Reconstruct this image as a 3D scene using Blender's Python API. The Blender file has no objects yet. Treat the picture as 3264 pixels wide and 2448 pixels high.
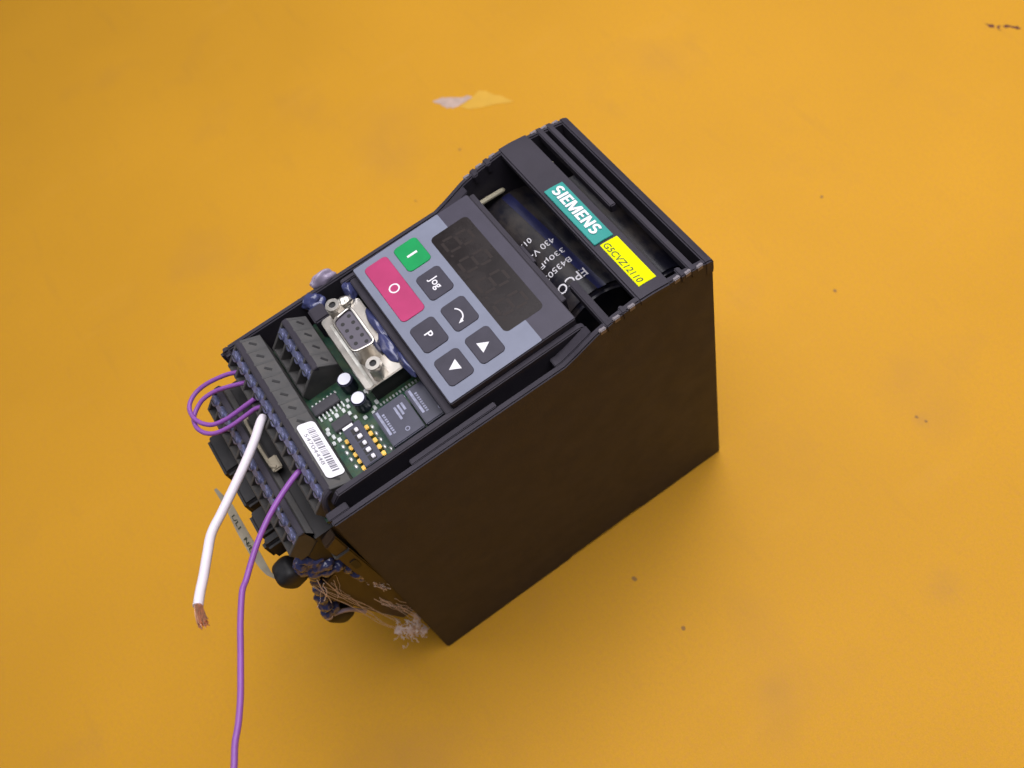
import bpy, bmesh, math, random
from mathutils import Vector, Matrix, noise
random.seed(7)
D = bpy.data
SC = bpy.context.scene
COL = SC.collection
MM = 0.001

# ------------------------------------------------------------------ camera
cam = D.cameras.new('camera'); camo = D.objects.new('camera', cam); COL.objects.link(camo)
Rw = ((0.541733, 0.816585, -0.199287), (0.686583, -0.566658, -0.455523), (-0.484901, 0.109945, -0.867631))
M = Matrix(((Rw[0][0], -Rw[1][0], -Rw[2][0], 0.199965),
            (Rw[0][1], -Rw[1][1], -Rw[2][1], 0.050418),
            (Rw[0][2], -Rw[1][2], -Rw[2][2], 0.370419), (0, 0, 0, 1)))
camo.matrix_world = M
cam.sensor_width = 36; cam.lens = 34.3147
cam.clip_start = 0.01; cam.clip_end = 50
cam.dof.use_dof = True; cam.dof.focus_distance = 0.276; cam.dof.aperture_fstop = 16
SC.camera = camo
# ------------------------------------------------------------------ world and lamps
w = D.worlds.new('World'); SC.world = w; w.use_nodes = True
bg = w.node_tree.nodes['Background']
bg.inputs['Color'].default_value = (0.85, 0.9, 1.0, 1); bg.inputs['Strength'].default_value = 0.008
def area(name, loc, target, sx, sy, power, color):
    l = D.lights.new(name, 'AREA'); l.shape = 'RECTANGLE'; l.size = sx; l.size_y = sy
    l.energy = power; l.color = color
    o = D.objects.new(name, l); COL.objects.link(o); o.location = loc
    o.rotation_euler = (Vector(target) - Vector(loc)).to_track_quat('-Z', 'Y').to_euler()
    return o
area('ceiling_lamp', (-0.85, 1.0, 1.75), (0.03, 0.08, 0), 1.2, 1.2, 15, (0.99, 0.96, 1.0))
bl = area('bench_lamp', (0.05, 0.27, 0.85), (0.05, 0.27, 0), 0.75, 0.85, 4.45, (0.98, 0.96, 1.0)); bl.data.spread = math.radians(125)
area('window_lamp', (-1.15, -1.45, 1.05), (0.03, 0.08, 0.1), 0.9, 0.9, 5.5, (0.93, 0.95, 1.0))
SC.view_settings.view_transform = 'Standard'; SC.view_settings.look = 'None'
SC.view_settings.exposure = 0; SC.view_settings.gamma = 1

# ------------------------------------------------------------------ materials
def mat(name, col, rough=0.5, metal=0.0, var=0.0, vscale=300, bump=0.0, bscale=2500, spec=0.5, dust=None, dscale=60, damt=0.5, coat=0, trans=0):
    m = D.materials.new(name); m.use_nodes = True
    nt = m.node_tree; N = nt.nodes; L = nt.links
    p = N['Principled BSDF']
    p.inputs['Base Color'].default_value = (*col, 1); p.inputs['Roughness'].default_value = rough
    p.inputs['Metallic'].default_value = metal; p.inputs['Specular IOR Level'].default_value = spec
    p.inputs['Coat Weight'].default_value = coat; p.inputs['Transmission Weight'].default_value = trans
    tc = N.new('ShaderNodeTexCoord')
    src = None
    if var:
        n = N.new('ShaderNodeTexNoise'); n.inputs['Scale'].default_value = vscale; n.inputs['Detail'].default_value = 5
        L.new(tc.outputs['Object'], n.inputs['Vector'])
        r = N.new('ShaderNodeMapRange'); r.inputs[1].default_value = 0.3; r.inputs[2].default_value = 0.7
        r.inputs[3].default_value = 1 - var; r.inputs[4].default_value = 1 + var
        L.new(n.outputs['Fac'], r.inputs[0])
        mx = N.new('ShaderNodeMix'); mx.data_type = 'RGBA'; mx.blend_type = 'MULTIPLY'; mx.inputs[0].default_value = 1
        mx.inputs[6].default_value = (*col, 1); L.new(r.outputs[0], mx.inputs[7]); src = mx.outputs[2]
        L.new(src, p.inputs['Base Color'])
    if dust:
        n = N.new('ShaderNodeTexNoise'); n.inputs['Scale'].default_value = dscale; n.inputs['Detail'].default_value = 8; n.inputs['Roughness'].default_value = 0.7
        L.new(tc.outputs['Object'], n.inputs['Vector'])
        r = N.new('ShaderNodeMapRange'); r.inputs[1].default_value = 0.42; r.inputs[2].default_value = 0.7
        r.inputs[3].default_value = 0; r.inputs[4].default_value = damt
        L.new(n.outputs['Fac'], r.inputs[0])
        mx = N.new('ShaderNodeMix'); mx.data_type = 'RGBA'
        L.new(r.outputs[0], mx.inputs[0])
        if src: L.new(src, mx.inputs[6])
        else: mx.inputs[6].default_value = (*col, 1)
        mx.inputs[7].default_value = (*dust, 1); L.new(mx.outputs[2], p.inputs['Base Color'])
        r2 = N.new('ShaderNodeMapRange'); r2.inputs[3].default_value = rough; r2.inputs[4].default_value = min(1, rough + 0.35)
        L.new(r.outputs[0], r2.inputs[0]); L.new(r2.outputs[0], p.inputs['Roughness'])
    if bump:
        n = N.new('ShaderNodeTexNoise'); n.inputs['Scale'].default_value = bscale; n.inputs['Detail'].default_value = 3
        L.new(tc.outputs['Object'], n.inputs['Vector'])
        b = N.new('ShaderNodeBump'); b.inputs['Strength'].default_value = bump; b.inputs['Distance'].default_value = 0.0002
        L.new(n.outputs['Fac'], b.inputs['Height']); L.new(b.outputs['Normal'], p.inputs['Normal'])
    return m
PLASTIC = mat('anthracite_plastic', (0.042, 0.037, 0.049), 0.52, spec=0.18, var=0.12, vscale=90, bump=0.25, dust=(0.060, 0.054, 0.062), dscale=120, damt=0.3)
PLASTIC_IN = mat('black_plastic', (0.014, 0.013, 0.015), 0.55, var=0.2, vscale=120, dust=(0.06, 0.052, 0.045), dscale=150, damt=0.35)
NOTCH = mat('pale_rim_plastic', (0.20, 0.175, 0.19), 0.6)
TERM = mat('terminal_plastic', (0.080, 0.078, 0.078), 0.55, spec=0.3, var=0.15, vscale=200, dust=(0.14, 0.125, 0.11), dscale=220, damt=0.4)
TERM_IN = mat('recess_shade_dark', (0.02, 0.019, 0.02), 0.6)  # dark tone for the shade inside pockets, slots and holes
SCREWM = mat('blued_screw_metal', (0.25, 0.265, 0.44), 0.42, metal=0.55, var=0.3, vscale=900)
TIN = mat('tin_plate', (0.66, 0.625, 0.57), 0.3, dust=(0.30, 0.25, 0.19), dscale=170, damt=0.45, metal=1, var=0.08, vscale=120, bump=0.06, bscale=260)
SOLDER = mat('solder', (0.72, 0.75, 0.74), 0.35, metal=0.6, var=0.2, vscale=900)
GOLD = mat('gold_pin', (0.85, 0.55, 0.13), 0.3, metal=0.85)
PCB = mat('green_circuit_board', (0.012, 0.07, 0.042), 0.35, var=0.35, vscale=500, dust=(0.09, 0.10, 0.02), dscale=260, damt=0.6)
CHIP = mat('chip_epoxy', (0.045, 0.042, 0.052), 0.5, var=0.15, vscale=400)
RELAY = mat('relay_case', (0.055, 0.055, 0.085), 0.35, var=0.12, vscale=300)
PRINTW = mat('grey_print', (0.30, 0.31, 0.42), 0.6, var=0.3, vscale=700)
WHITEP = mat('white_print', (0.82, 0.80, 0.84), 0.5)
KGREY = mat('keypad_grey_foil', (0.212, 0.228, 0.300), 0.42, var=0.06, vscale=120, bump=0.08, spec=0.25)
KDARK = mat('keypad_dark_foil', (0.058, 0.052, 0.074), 0.42, var=0.08, vscale=150, bump=0.1, spec=0.25)
KEYD = mat('key_dark_foil', (0.050, 0.046, 0.064), 0.45, var=0.12, vscale=200, bump=0.1, spec=0.25)
KGREEN = mat('key_green_foil', (0.004, 0.31, 0.085), 0.42, var=0.08, vscale=150, spec=0.25)
KRED = mat('key_red_foil', (0.46, 0.044, 0.15), 0.42, var=0.08, vscale=120, spec=0.25)
GLASS = mat('smoked_display_window', (0.019, 0.015, 0.015), 0.22, var=0.2, vscale=90, spec=0.18, dust=(0.036, 0.028, 0.026), dscale=70, damt=0.4)
SEG = mat('display_segment', (0.029, 0.021, 0.019), 0.4, spec=0.18)
TEAL = mat('teal_badge', (0.022, 0.29, 0.255), 0.4, var=0.06, vscale=200, spec=0.25)
YELL = mat('yellow_sticker_paper', (0.76, 0.79, 0.002), 0.7, spec=0.06, var=0.04, vscale=250)
INK = mat('black_ink', (0.03, 0.04, 0.015), 0.6)
PAPER = mat('white_label_paper', (0.92, 0.90, 0.94), 0.5, var=0.03, vscale=300)
BARINK = mat('grey_barcode_ink', (0.22, 0.21, 0.25), 0.6, var=0.25, vscale=900)
BEIGE = mat('aged_paper', (0.30, 0.26, 0.19), 0.7, var=0.2, vscale=250)
CAPM = mat('blue_black_capacitor_sleeve', (0.007, 0.007, 0.014), 0.3, dust=(0.07, 0.054, 0.038), dscale=60, damt=0.8)
INSERT = mat('grey_port_insert', (0.11, 0.098, 0.125), 0.5)
SHEEN = mat('blue_sheen_paint', (0.015, 0.017, 0.068), 0.3, var=0.35, vscale=120)  # blue sheen of the glossy sleeve, given as a colour
GLUE = mat('bluish_hot_glue', (0.058, 0.066, 0.165), 0.17, var=0.3, vscale=160, coat=0.4)
GLUEP = mat('pale_hot_glue', (0.40, 0.34, 0.46), 0.25, var=0.2, vscale=200, coat=0.3)
FLUFFM = mat('dust_fluff', (0.82, 0.68, 0.62), 0.9)
WWHITE = mat('white_wire_insulation', (0.86, 0.79, 0.85), 0.42, var=0.04, vscale=80)
WPURP = mat('purple_wire_insulation', (0.285, 0.092, 0.40), 0.42, var=0.08, vscale=120)
COPPER = mat('copper_strand', (0.92, 0.50, 0.30), 0.28, metal=0.8, var=0.2, vscale=900)
CAPTOP = mat('aluminium_can_top', (0.80, 0.81, 0.90), 0.4, metal=0.3)
CAPSIDE = mat('blue_black_sleeve', (0.010, 0.011, 0.035), 0.3)
CREAM = mat('cream_cable', (0.55, 0.50, 0.36), 0.5)
BROWN = mat('bounce_brown_plastic', (0.048, 0.030, 0.019), 0.45, var=0.15, vscale=120, dust=(0.12, 0.08, 0.05), dscale=140, damt=0.4)  # brown bounce from the orange table painted into the housing colour

# table: worn orange lacquer
TABLE = mat('orange_lacquer', (0.70, 0.345, 0.021), 0.55, var=0.05, vscale=9, bump=0.12, bscale=1500, spec=0.12)
def table_dirt(m):
    nt = m.node_tree; N = nt.nodes; L = nt.links; p = N['Principled BSDF']
    src = p.inputs['Base Color'].links[0].from_socket
    tc = N.new('ShaderNodeTexCoord')
    def noise_mask(scale, lo, hi, amt, detail=6, sq=(1, 1, 1)):
        mp = N.new('ShaderNodeMapping'); mp.inputs['Scale'].default_value = sq; L.new(tc.outputs['Object'], mp.inputs[0])
        n = N.new('ShaderNodeTexNoise'); n.inputs['Scale'].default_value = scale; n.inputs['Detail'].default_value = detail
        L.new(mp.outputs[0], n.inputs['Vector'])
        r = N.new('ShaderNodeMapRange'); r.inputs[1].default_value = lo; r.inputs[2].default_value = hi; r.inputs[4].default_value = amt
        L.new(n.outputs['Fac'], r.inputs[0]); return r.outputs[0]
    def over(src, mask, col):
        mx = N.new('ShaderNodeMix'); mx.data_type = 'RGBA'; L.new(mask, mx.inputs[0]); L.new(src, mx.inputs[6]); mx.inputs[7].default_value = (*col, 1)
        return mx.outputs[2]
    src = over(src, noise_mask(14, 0.56, 0.8, 0.35), (0.40, 0.20, 0.075))
    src = over(src, noise_mask(700, 0.42, 0.72, 0.34, 3), (0.64, 0.27, 0.075))
    src = over(src, noise_mask(900, 0.48, 0.72, 0.34, 3), (0.60, 0.34, 0.002))
    src = over(src, noise_mask(2600, 0.42, 0.68, 0.22, 2), (0.44, 0.20, 0.016))
    src = over(src, noise_mask(2100, 0.5, 0.72, 0.20, 2), (0.80, 0.43, 0.06))
    src = over(src, noise_mask(22, 0.60, 0.74, 0.12, 7, (1, 5, 1)), (0.46, 0.23, 0.05))
    src = over(src, noise_mask(16, 0.60, 0.74, 0.12, 7, (4, 1, 1)), (0.74, 0.38, 0.06))
    # a few grey smudges with a place of their own
    for (x, y, rad, a) in ((164, 175, 12, .30), (157, 104, 9, .28), (-103, 112, 3.5, .3), (-79, 101, 3, .25), (60, -118, 16, .16), (20, -126, 12, .16), (111, 216, 5, .3)):
        v = N.new('ShaderNodeVectorMath'); v.operation = 'DISTANCE'; L.new(tc.outputs['Object'], v.inputs[0]); v.inputs[1].default_value = (x * MM, y * MM, 0)
        r = N.new('ShaderNodeMapRange'); r.interpolation_type = 'SMOOTHSTEP'; r.inputs[1].default_value = 0; r.inputs[2].default_value = rad * MM; r.inputs[3].default_value = a; r.inputs[4].default_value = 0
        L.new(v.outputs['Value'], r.inputs[0]); 
        n = noise_mask(60, 0.3, 0.75, 1.0)
        mu = N.new('ShaderNodeMath'); mu.operation = 'MULTIPLY'; L.new(r.outputs[0], mu.inputs[0]); L.new(n, mu.inputs[1])
        src = over(src, mu.outputs[0], (0.36, 0.19, 0.09))
    L.new(src, p.inputs['Base Color'])
table_dirt(TABLE)
CHIPW = mat('bare_plaster_chip', (0.55, 0.40, 0.33), 0.6, var=0.15, vscale=250)
CHIPY = mat('fresh_yellow_lacquer', (0.72, 0.40, 0.032), 0.45, var=0.04, vscale=150)
SCRM = mat('dark_scratch', (0.12, 0.025, 0.02), 0.7, var=0.6, vscale=700)
SPECK = mat('grey_brown_speck', (0.33, 0.165, 0.045), 0.8)

# ------------------------------------------------------------------ mesh helpers (all in millimetres)
class MB:
    def __init__(s): s.v = []; s.f = []
    def addbm(s, bm):
        bm.verts.index_update(); b = len(s.v)
        s.v += [tuple(v.co) for v in bm.verts]; s.f += [tuple(b + v.index for v in f.verts) for f in bm.faces]; bm.free(); return s
    def prism(s, poly, axis, a, b, bev=0, seg=2):
        bm = bmesh.new(); 
        def P(q, h): return {'x': (h, q[0], q[1]), 'y': (q[0], h, q[1]), 'z': (q[0], q[1], h)}[axis]
        A = [bm.verts.new(P(q, a)) for q in poly]; B = [bm.verts.new(P(q, b)) for q in poly]; n = len(poly)
        bm.faces.new(A); bm.faces.new(B)
        for i in range(n): bm.faces.new((A[i], A[(i + 1) % n], B[(i + 1) % n], B[i]))
        bmesh.ops.recalc_face_normals(bm, faces=bm.faces)
        if bev:
            ed = [e for e in bm.edges if len(e.link_faces) == 2 and e.calc_face_angle(0) > 0.5]
            bmesh.ops.bevel(bm, geom=ed, offset=bev, segments=seg, affect='EDGES', clamp_overlap=True)
        return s.addbm(bm)
    def box(s, x0, x1, y0, y1, z0, z1, bev=0, seg=2):
        return s.prism([(x0, y0), (x1, y0), (x1, y1), (x0, y1)], 'z', z0, z1, bev, seg)
    def cyl(s, c, r, h, d=(0, 0, 1), n=16, r2=None, bev=0):
        bm = bmesh.new(); d = Vector(d).normalized(); q = d.to_track_quat('Z', 'Y').to_matrix(); r2 = r if r2 is None else r2
        A = []; B = []
        for i in range(n):
            t = 2 * math.pi * i / n; u = Vector((math.cos(t), math.sin(t), 0))
            A.append(bm.verts.new(Vector(c) + q @ (u * r))); B.append(bm.verts.new(Vector(c) + q @ (u * r2 + Vector((0, 0, h)))))
        bm.faces.new(A); bm.faces.new(B)
        for i in range(n): bm.faces.new((A[i], A[(i + 1) % n], B[(i + 1) % n], B[i]))
        bmesh.ops.recalc_face_normals(bm, faces=bm.faces)
        if bev:
            ed = [e for e in bm.edges if e.calc_face_angle(0) > 0.9]
            bmesh.ops.bevel(bm, geom=ed, offset=bev, segments=3, affect='EDGES', clamp_overlap=True)
        return s.addbm(bm)
    def ring(s, c, r0, r1, h, n=24, d=(0, 0, 1)):
        q = Vector(d).to_track_quat('Z', 'Y').to_matrix(); b = len(s.v); prof = [(r0, 0), (r1, 0), (r1, h), (r0, h)]
        for i in range(n):
            t = 2 * math.pi * i / n
            for (r, z) in prof: s.v.append(tuple(Vector(c) + q @ Vector((r * math.cos(t), r * math.sin(t), z))))
        for i in range(n):
            j = (i + 1) % n
            for k in range(4): s.f.append((b + i * 4 + k, b + j * 4 + k, b + j * 4 + (k + 1) % 4, b + i * 4 + (k + 1) % 4))
        return s
    def tube(s, pts, r, n=10, sub=5):
        P = [Vector(p) for p in pts]
        if sub > 1:
            out = []
            for i in range(len(P) - 1):
                p0 = P[max(i - 1, 0)]; p1 = P[i]; p2 = P[i + 1]; p3 = P[min(i + 2, len(P) - 1)]
                for k in range(sub):
                    t = k / sub
                    out.append(0.5 * ((2 * p1) + (p2 - p0) * t + (2 * p0 - 5 * p1 + 4 * p2 - p3) * t * t + (3 * p1 - p0 - 3 * p2 + p3) * t ** 3))
            out.append(P[-1]); P = out
        b = len(s.v); up = Vector((0.31, 0.2, 0.93)); m = len(P)
        for i, p in enumerate(P):
            d = (P[min(i + 1, m - 1)] - P[max(i - 1, 0)]).normalized()
            u = (up - d * up.dot(d)).normalized(); up = u; v = d.cross(u)
            rr_ = r(i / (m - 1)) if callable(r) else r
            for k in range(n):
                t = 2 * math.pi * k / n; s.v.append(tuple(p + (u * math.cos(t) + v * math.sin(t)) * rr_))
        for i in range(m - 1):
            for k in range(n): s.f.append((b + i * n + k, b + i * n + (k + 1) % n, b + (i + 1) * n + (k + 1) % n, b + (i + 1) * n + k))
        s.f.append(tuple(b + k for k in reversed(range(n)))); s.f.append(tuple(b + (m - 1) * n + k for k in range(n)))
        return s
    def blob(s, c, rad, seed=0, amp=0.25, sub=3, freq=1.3):
        bm = bmesh.new(); bmesh.ops.create_icosphere(bm, subdivisions=sub + (1 if sub == 3 else 0), radius=1)
        for v in bm.verts:
            k = 1 + amp * noise.noise(v.co * freq + Vector((seed * 7.1, seed * 3.3, 0))) * 2
            v.co = Vector((v.co.x * rad[0] * k + c[0], v.co.y * rad[1] * k + c[1], v.co.z * rad[2] * k + c[2]))
        return s.addbm(bm)
    def pillow(s, c, rad, p=4, rot=0):
        bm = bmesh.new(); bmesh.ops.create_icosphere(bm, subdivisions=4, radius=1); q = Matrix.Rotation(rot, 3, 'X')
        for v in bm.verts:
            d = v.co.normalized(); k = (abs(d.x) ** p + abs(d.y) ** p + abs(d.z) ** p) ** (-1 / p)
            k *= 1 + .05 * noise.noise(d * 2.1)
            v.co = q @ Vector((d.x * rad[0] * k, d.y * rad[1] * k, d.z * rad[2] * k)) + Vector(c)
        return s.addbm(bm)
    def sheet(s, poly, z, t=0.05):
        return s.prism(poly, 'z', z, z + t)
WL = {}
def mesh(name, mb, m, origin=(0, 0, 0), smooth=40):
    me = D.meshes.new(name); o = Vector(origin)
    me.from_pydata([tuple((Vector(v) - o) * MM) for v in mb.v], [], mb.f); me.update()
    bm = bmesh.new(); bm.from_mesh(me); bmesh.ops.recalc_face_normals(bm, faces=bm.faces); bm.to_mesh(me); bm.free()
    if smooth: me.shade_smooth(); me.set_sharp_from_angle(angle=math.radians(smooth))
    me.materials.append(m); return me
def place(name, me, loc, parent=None, rot=None):
    o = D.objects.new(name, me); COL.objects.link(o); WL[o.name] = Vector(loc)
    if parent is not None: o.parent = parent; o.location = (Vector(loc) - WL[parent.name]) * MM
    else: o.location = Vector(loc) * MM
    if rot: o.rotation_euler = rot
    return o
def obj(name, mb, m, parent=None, loc=None, smooth=40, kind=None, label=None):
    if loc is None:
        xs = list(zip(*mb.v)); loc = tuple((min(c) + max(c)) / 2 for c in xs[:2]) + (min(xs[2]),)
    o = place(name, mesh(name, mb, m, loc, smooth), loc, parent)
    if kind: o['kind'] = kind
    if label: o['label'] = label
    return o
def empty(name, loc, label, cat, group=None):
    o = place(name, None, loc); o.empty_display_size = 0.01; o['label'] = label; o['category'] = cat
    if group: o['group'] = group
    return o
def rr(x0, x1, y0, y1, r, n=5):
    out = []
    for (cx, cy, a) in ((x1 - r, y1 - r, 0), (x0 + r, y1 - r, 90), (x0 + r, y0 + r, 180), (x1 - r, y0 + r, 270)):
        for k in range(n + 1):
            t = math.radians(a + 90 * k / n); out.append((cx + r * math.cos(t), cy + r * math.sin(t)))
    return out
def text_mb(body, x0, x1, y0, y1, fn, ext=0.06, bold=0.0, shear=0.0, res=3, spacing=1.0):
    """lettering as real geometry: fitted in the rectangle x0..x1, y0..y1 of a local plane, sent through fn(u, v, h)"""
    c = D.curves.new('t', 'FONT'); c.body = body; c.size = 1; c.extrude = 0.05; c.offset = bold; c.shear = shear; c.resolution_u = res; c.space_character = spacing
    o = D.objects.new('t', c); COL.objects.link(o); bpy.context.view_layer.update()
    me = D.meshes.new_from_object(o.evaluated_get(bpy.context.evaluated_depsgraph_get()))
    xs = [v.co.x for v in me.vertices]; ys = [v.co.y for v in me.vertices]
    a, b, cc, d = min(xs), max(xs), min(ys), max(ys); mb = MB()
    for v in me.vertices:
        mb.v.append(tuple(fn(x0 + (v.co.x - a) / (b - a) * (x1 - x0), y0 + (v.co.y - cc) / (d - cc) * (y1 - y0), (v.co.z + 0.05) * 10 * ext)))
    mb.f = [tuple(p.vertices) for p in me.polygons]
    D.objects.remove(o); D.curves.remove(c); D.meshes.remove(me)
    return mb

# ================================================================== the table
mb = MB(); mb.box(-900, 900, -700, 1100, -30, 0, 2)
table = obj('table_top', mb, TABLE, loc=(0, 0, 0)); table['kind'] = 'structure'
def jag(poly, amp, seed, n=3):
    rnd = random.Random(seed); out = []
    for i, p in enumerate(poly):
        q = poly[(i + 1) % len(poly)]
        for k in range(n):
            t = k / n; out.append((p[0] + (q[0] - p[0]) * t + rnd.uniform(-amp, amp), p[1] + (q[1] - p[1]) * t + rnd.uniform(-amp, amp)))
    return out
chip_w = [(-174.6, 157.0), (-170, 159.2), (-165.1, 160.6), (-162.6, 163.0), (-161.6, 166), (-161.4, 171), (-161.6, 175.2), (-164.5, 173.2), (-166.2, 169.6), (-169.5, 166.4), (-173.2, 162.4)]
mb = MB(); mb.sheet(jag(chip_w, .35, 1), 0.02, 0.12); obj('bare_chip', mb, CHIPW, table)
chip_y = [(-161.2, 166), (-156.1, 168.3), (-152, 174.5), (-149.5, 179.8), (-143.2, 188.8), (-150.5, 186.8), (-155.7, 183.5), (-160.5, 181.9), (-163.1, 179.6), (-162.4, 176.8), (-161.0, 172)]
mb = MB(); mb.sheet(jag(chip_y, .25, 2), 0.02, 0.16); obj('peeled_lacquer_patch', mb, CHIPY, table)
for i, pl in enumerate(([(-21.7, 383.1), (-20.1, 383.9), (-18, 385.2), (-16.8, 383.9), (-18, 382.9), (-19.3, 383)], [(-16.5, 385.6), (-16.2, 386.9), (-15.6, 386.7), (-15.2, 385.2), (-12.7, 384.9), (-14.1, 384.3), (-16.2, 384.9)],
                        [(-15.1, 387.4), (-13.9, 389.2), (-12.2, 389.8), (-11.4, 390.2), (-10.2, 391.7), (-7.6, 391.4), (-9.1, 390.1), (-10.8, 389.5), (-12.2, 389.0), (-13.1, 387.2)])):
    mb = MB(); mb.sheet(jag(pl, .22, 10 + i), 0.02, 0.05); obj('scratch_mark', mb, SCRM, table)
for i, (x, y, r) in enumerate(((-136.4, 150.7, .8), (-124.1, 116.3, .55), (4.7, 260.2, .8), (45.4, 231.1, .9), (94.5, 87.8, 1.1), (120.5, 91, .9), (109, 215, .7), (112.5, 216.5, .6))):
    mb = MB(); mb.sheet(jag([(x + r * math.cos(t), y + r * .8 * math.sin(t)) for t in [k * math.pi / 4 for k in range(8)]], r * .18, 30 + i, 1), 0.02, 0.12); obj('dirt_speck', mb, SPECK, table)

# ================================================================== the drive
ROOT = (36.5, 80, 0)
drv = empty('motor_drive', ROOT, 'dark grey motor drive with keypad and teal badge, standing on the orange table', 'motor drive')
PROF = [(18.3, 134.6), (60, 134.2), (95, 133.6), (99.5, 135.2), (106.4, 138.2), (113, 139.8), (120.6, 140.6), (126, 140.3), (131.7, 139.3), (140, 137.7), (147, 136.0)]
def prof(y):
    for (a, b) in zip(PROF, PROF[1:]):
        if a[0] <= y <= b[0]: return a[1] + (b[1] - a[1]) * (y - a[0]) / (b[0] - a[0])
    return PROF[0][1] if y < PROF[0][0] else PROF[-1][1]
side = [(14.0, 0)] + [(16.2, 70)] + PROF + [(147, 0), (108, 0), (106.5, 1.4), (74, 1.4), (72.5, 0)]
mb = MB(); mb.prism(side, 'x', 70.9, 73, 0.45); obj('side_panel', mb, PLASTIC, drv)
mb = MB(); mb.prism(side, 'x', 0, 2.0, 0.45); obj('side_panel', mb, PLASTIC, drv)
mb = MB(); mb.box(2, 70.9, 144.8, 146.9, 0.2, 134.5); obj('end_wall', mb, PLASTIC, drv)
mb = MB(); mb.box(2, 70.9, 16, 144.8, 0.6, 4); obj('back_plate', mb, PLASTIC_IN, drv)
mb = MB(); mb.box(2, 70.9, 18, 144.8, 84, 86); obj('inner_floor', mb, PLASTIC_IN, drv)
# inner rim, slot floor and filler blocks
mb = MB(); mb.prism([(21.6, 116), (21.2, 134.5), (24, 137.5), (104.5, 137.5), (106.4, 136.3), (106.4, 116)], 'x', 65.5, 67.6, 0.35); obj('inner_rim', mb, PLASTIC, drv)
mb = MB(); mb.prism([(58, 116), (58, 136.9), (105.5, 136.9), (105.5, 116)], 'x', 5.2, 7.0, 0.35); obj('inner_rim', mb, PLASTIC, drv)
mb = MB(); mb.box(67.6, 70.9, 19, 106, 124, 126); obj('slot_floor', mb, PLASTIC_IN, drv)
mb = MB(); mb.box(2.0, 5.2, 58, 106, 124, 126); obj('slot_floor', mb, PLASTIC_IN, drv)
for (a, b, x0, x1) in ((17.9, 24.4, 68.4, 70.95), (44.8, 73.2, 69.1, 70.95)):
    mb = MB(); mb.box(x0, x1, a, b, 126, prof(a) - 0.05, 0.25); obj('filler_block', mb, PLASTIC, drv)
ramp = [(93, 126), (93, prof(93) - .05), (95, prof(95) - .05), (99.5, prof(99.5) - .05), (106.2, prof(106.2) - .05), (106.2, 126)]
mb = MB(); mb.prism(ramp, 'x', 67.9, 70.95, 0.25); obj('filler_block', mb, PLASTIC, drv)
mb = MB(); mb.prism(ramp, 'x', 1.95, 5.0, 0.25); obj('filler_block', mb, PLASTIC, drv)
mb = MB(); mb.box(-0.3, 3.4, 15.6, 19.6, 120, 135.0, 1.3, 3); obj('end_lug', mb, PLASTIC, drv)
mb = MB(); mb.tube([(64.6, 22.8, 137.4), (65.2, 20.6, 136.6), (66.2, 19.2, 134.2), (66.6, 18.6, 130)], 0.9, 8); obj('end_lug', mb, PLASTIC, drv)
# ---- louvres
def strip_poly(y0, y1, th, up=0.35, n=6):
    top = [(y0 + (y1 - y0) * k / n, prof(y0 + (y1 - y0) * k / n) + up) for k in range(n + 1)]
    return top + [(y1, top[-1][1] - th), (y0, top[0][1] - th)]
mb = MB(); mb.prism(strip_poly(121.4, 132.2, 3.0), 'x', -0.35, 73.3, 0.55); bar = obj('louvre_bar', mb, PLASTIC, drv)
def slat(y, wd, x0, x1, th=3.6, up=0.3):
    mb = MB(); mb.prism(strip_poly(y - wd / 2, y + wd / 2, th, up, 2), 'x', x0, x1, 0.35); return mb
obj('slat', slat(140.1, 2.1, -0.4, 73.3), PLASTIC, drv)
mb = slat(136.4, 2.1, -0.4, 40.2); obj('slat', mb, PLASTIC, drv, label='broken slat ending halfway across')
obj('slat_stub', slat(136.5, 1.8, 69.6, 73.3), PLASTIC, drv)
obj('slat', slat(111.2, 2.3, 54.6, 73.3), PLASTIC, drv, label='short broken slat left over the capacitor')
obj('slat_stub', slat(111.2, 1.9, -0.4, 3.0), PLASTIC, drv)
obj('slat_stub', slat(116.4, 1.9, -0.4, 2.8), PLASTIC, drv)
obj('slat_stub', slat(116.4, 1.5, 70.4, 73.2), PLASTIC, drv)
mb = MB(); mb.prism([(144.1, prof(144.1) + .3), (146.2, prof(146.2) + .3), (147.3, 135.2), (147.3, 130), (144.1, 130)], 'x', -0.2, 73.2, 0.5); obj('end_rail', mb, PLASTIC, drv)
for y in (108.9, 113.8, 119.0, 134.4, 138.3, 142.4):   # pale notches between the slats on both rims
    for x0 in (72.2, 0.0):
        mb = MB(); z = prof(y); mb.box(x0 - .25, x0 + .95, y - 1.15, y + 1.15, z - 1.8, z + .2, 0.25); obj('rim_notch', mb, NOTCH, drv)
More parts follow.
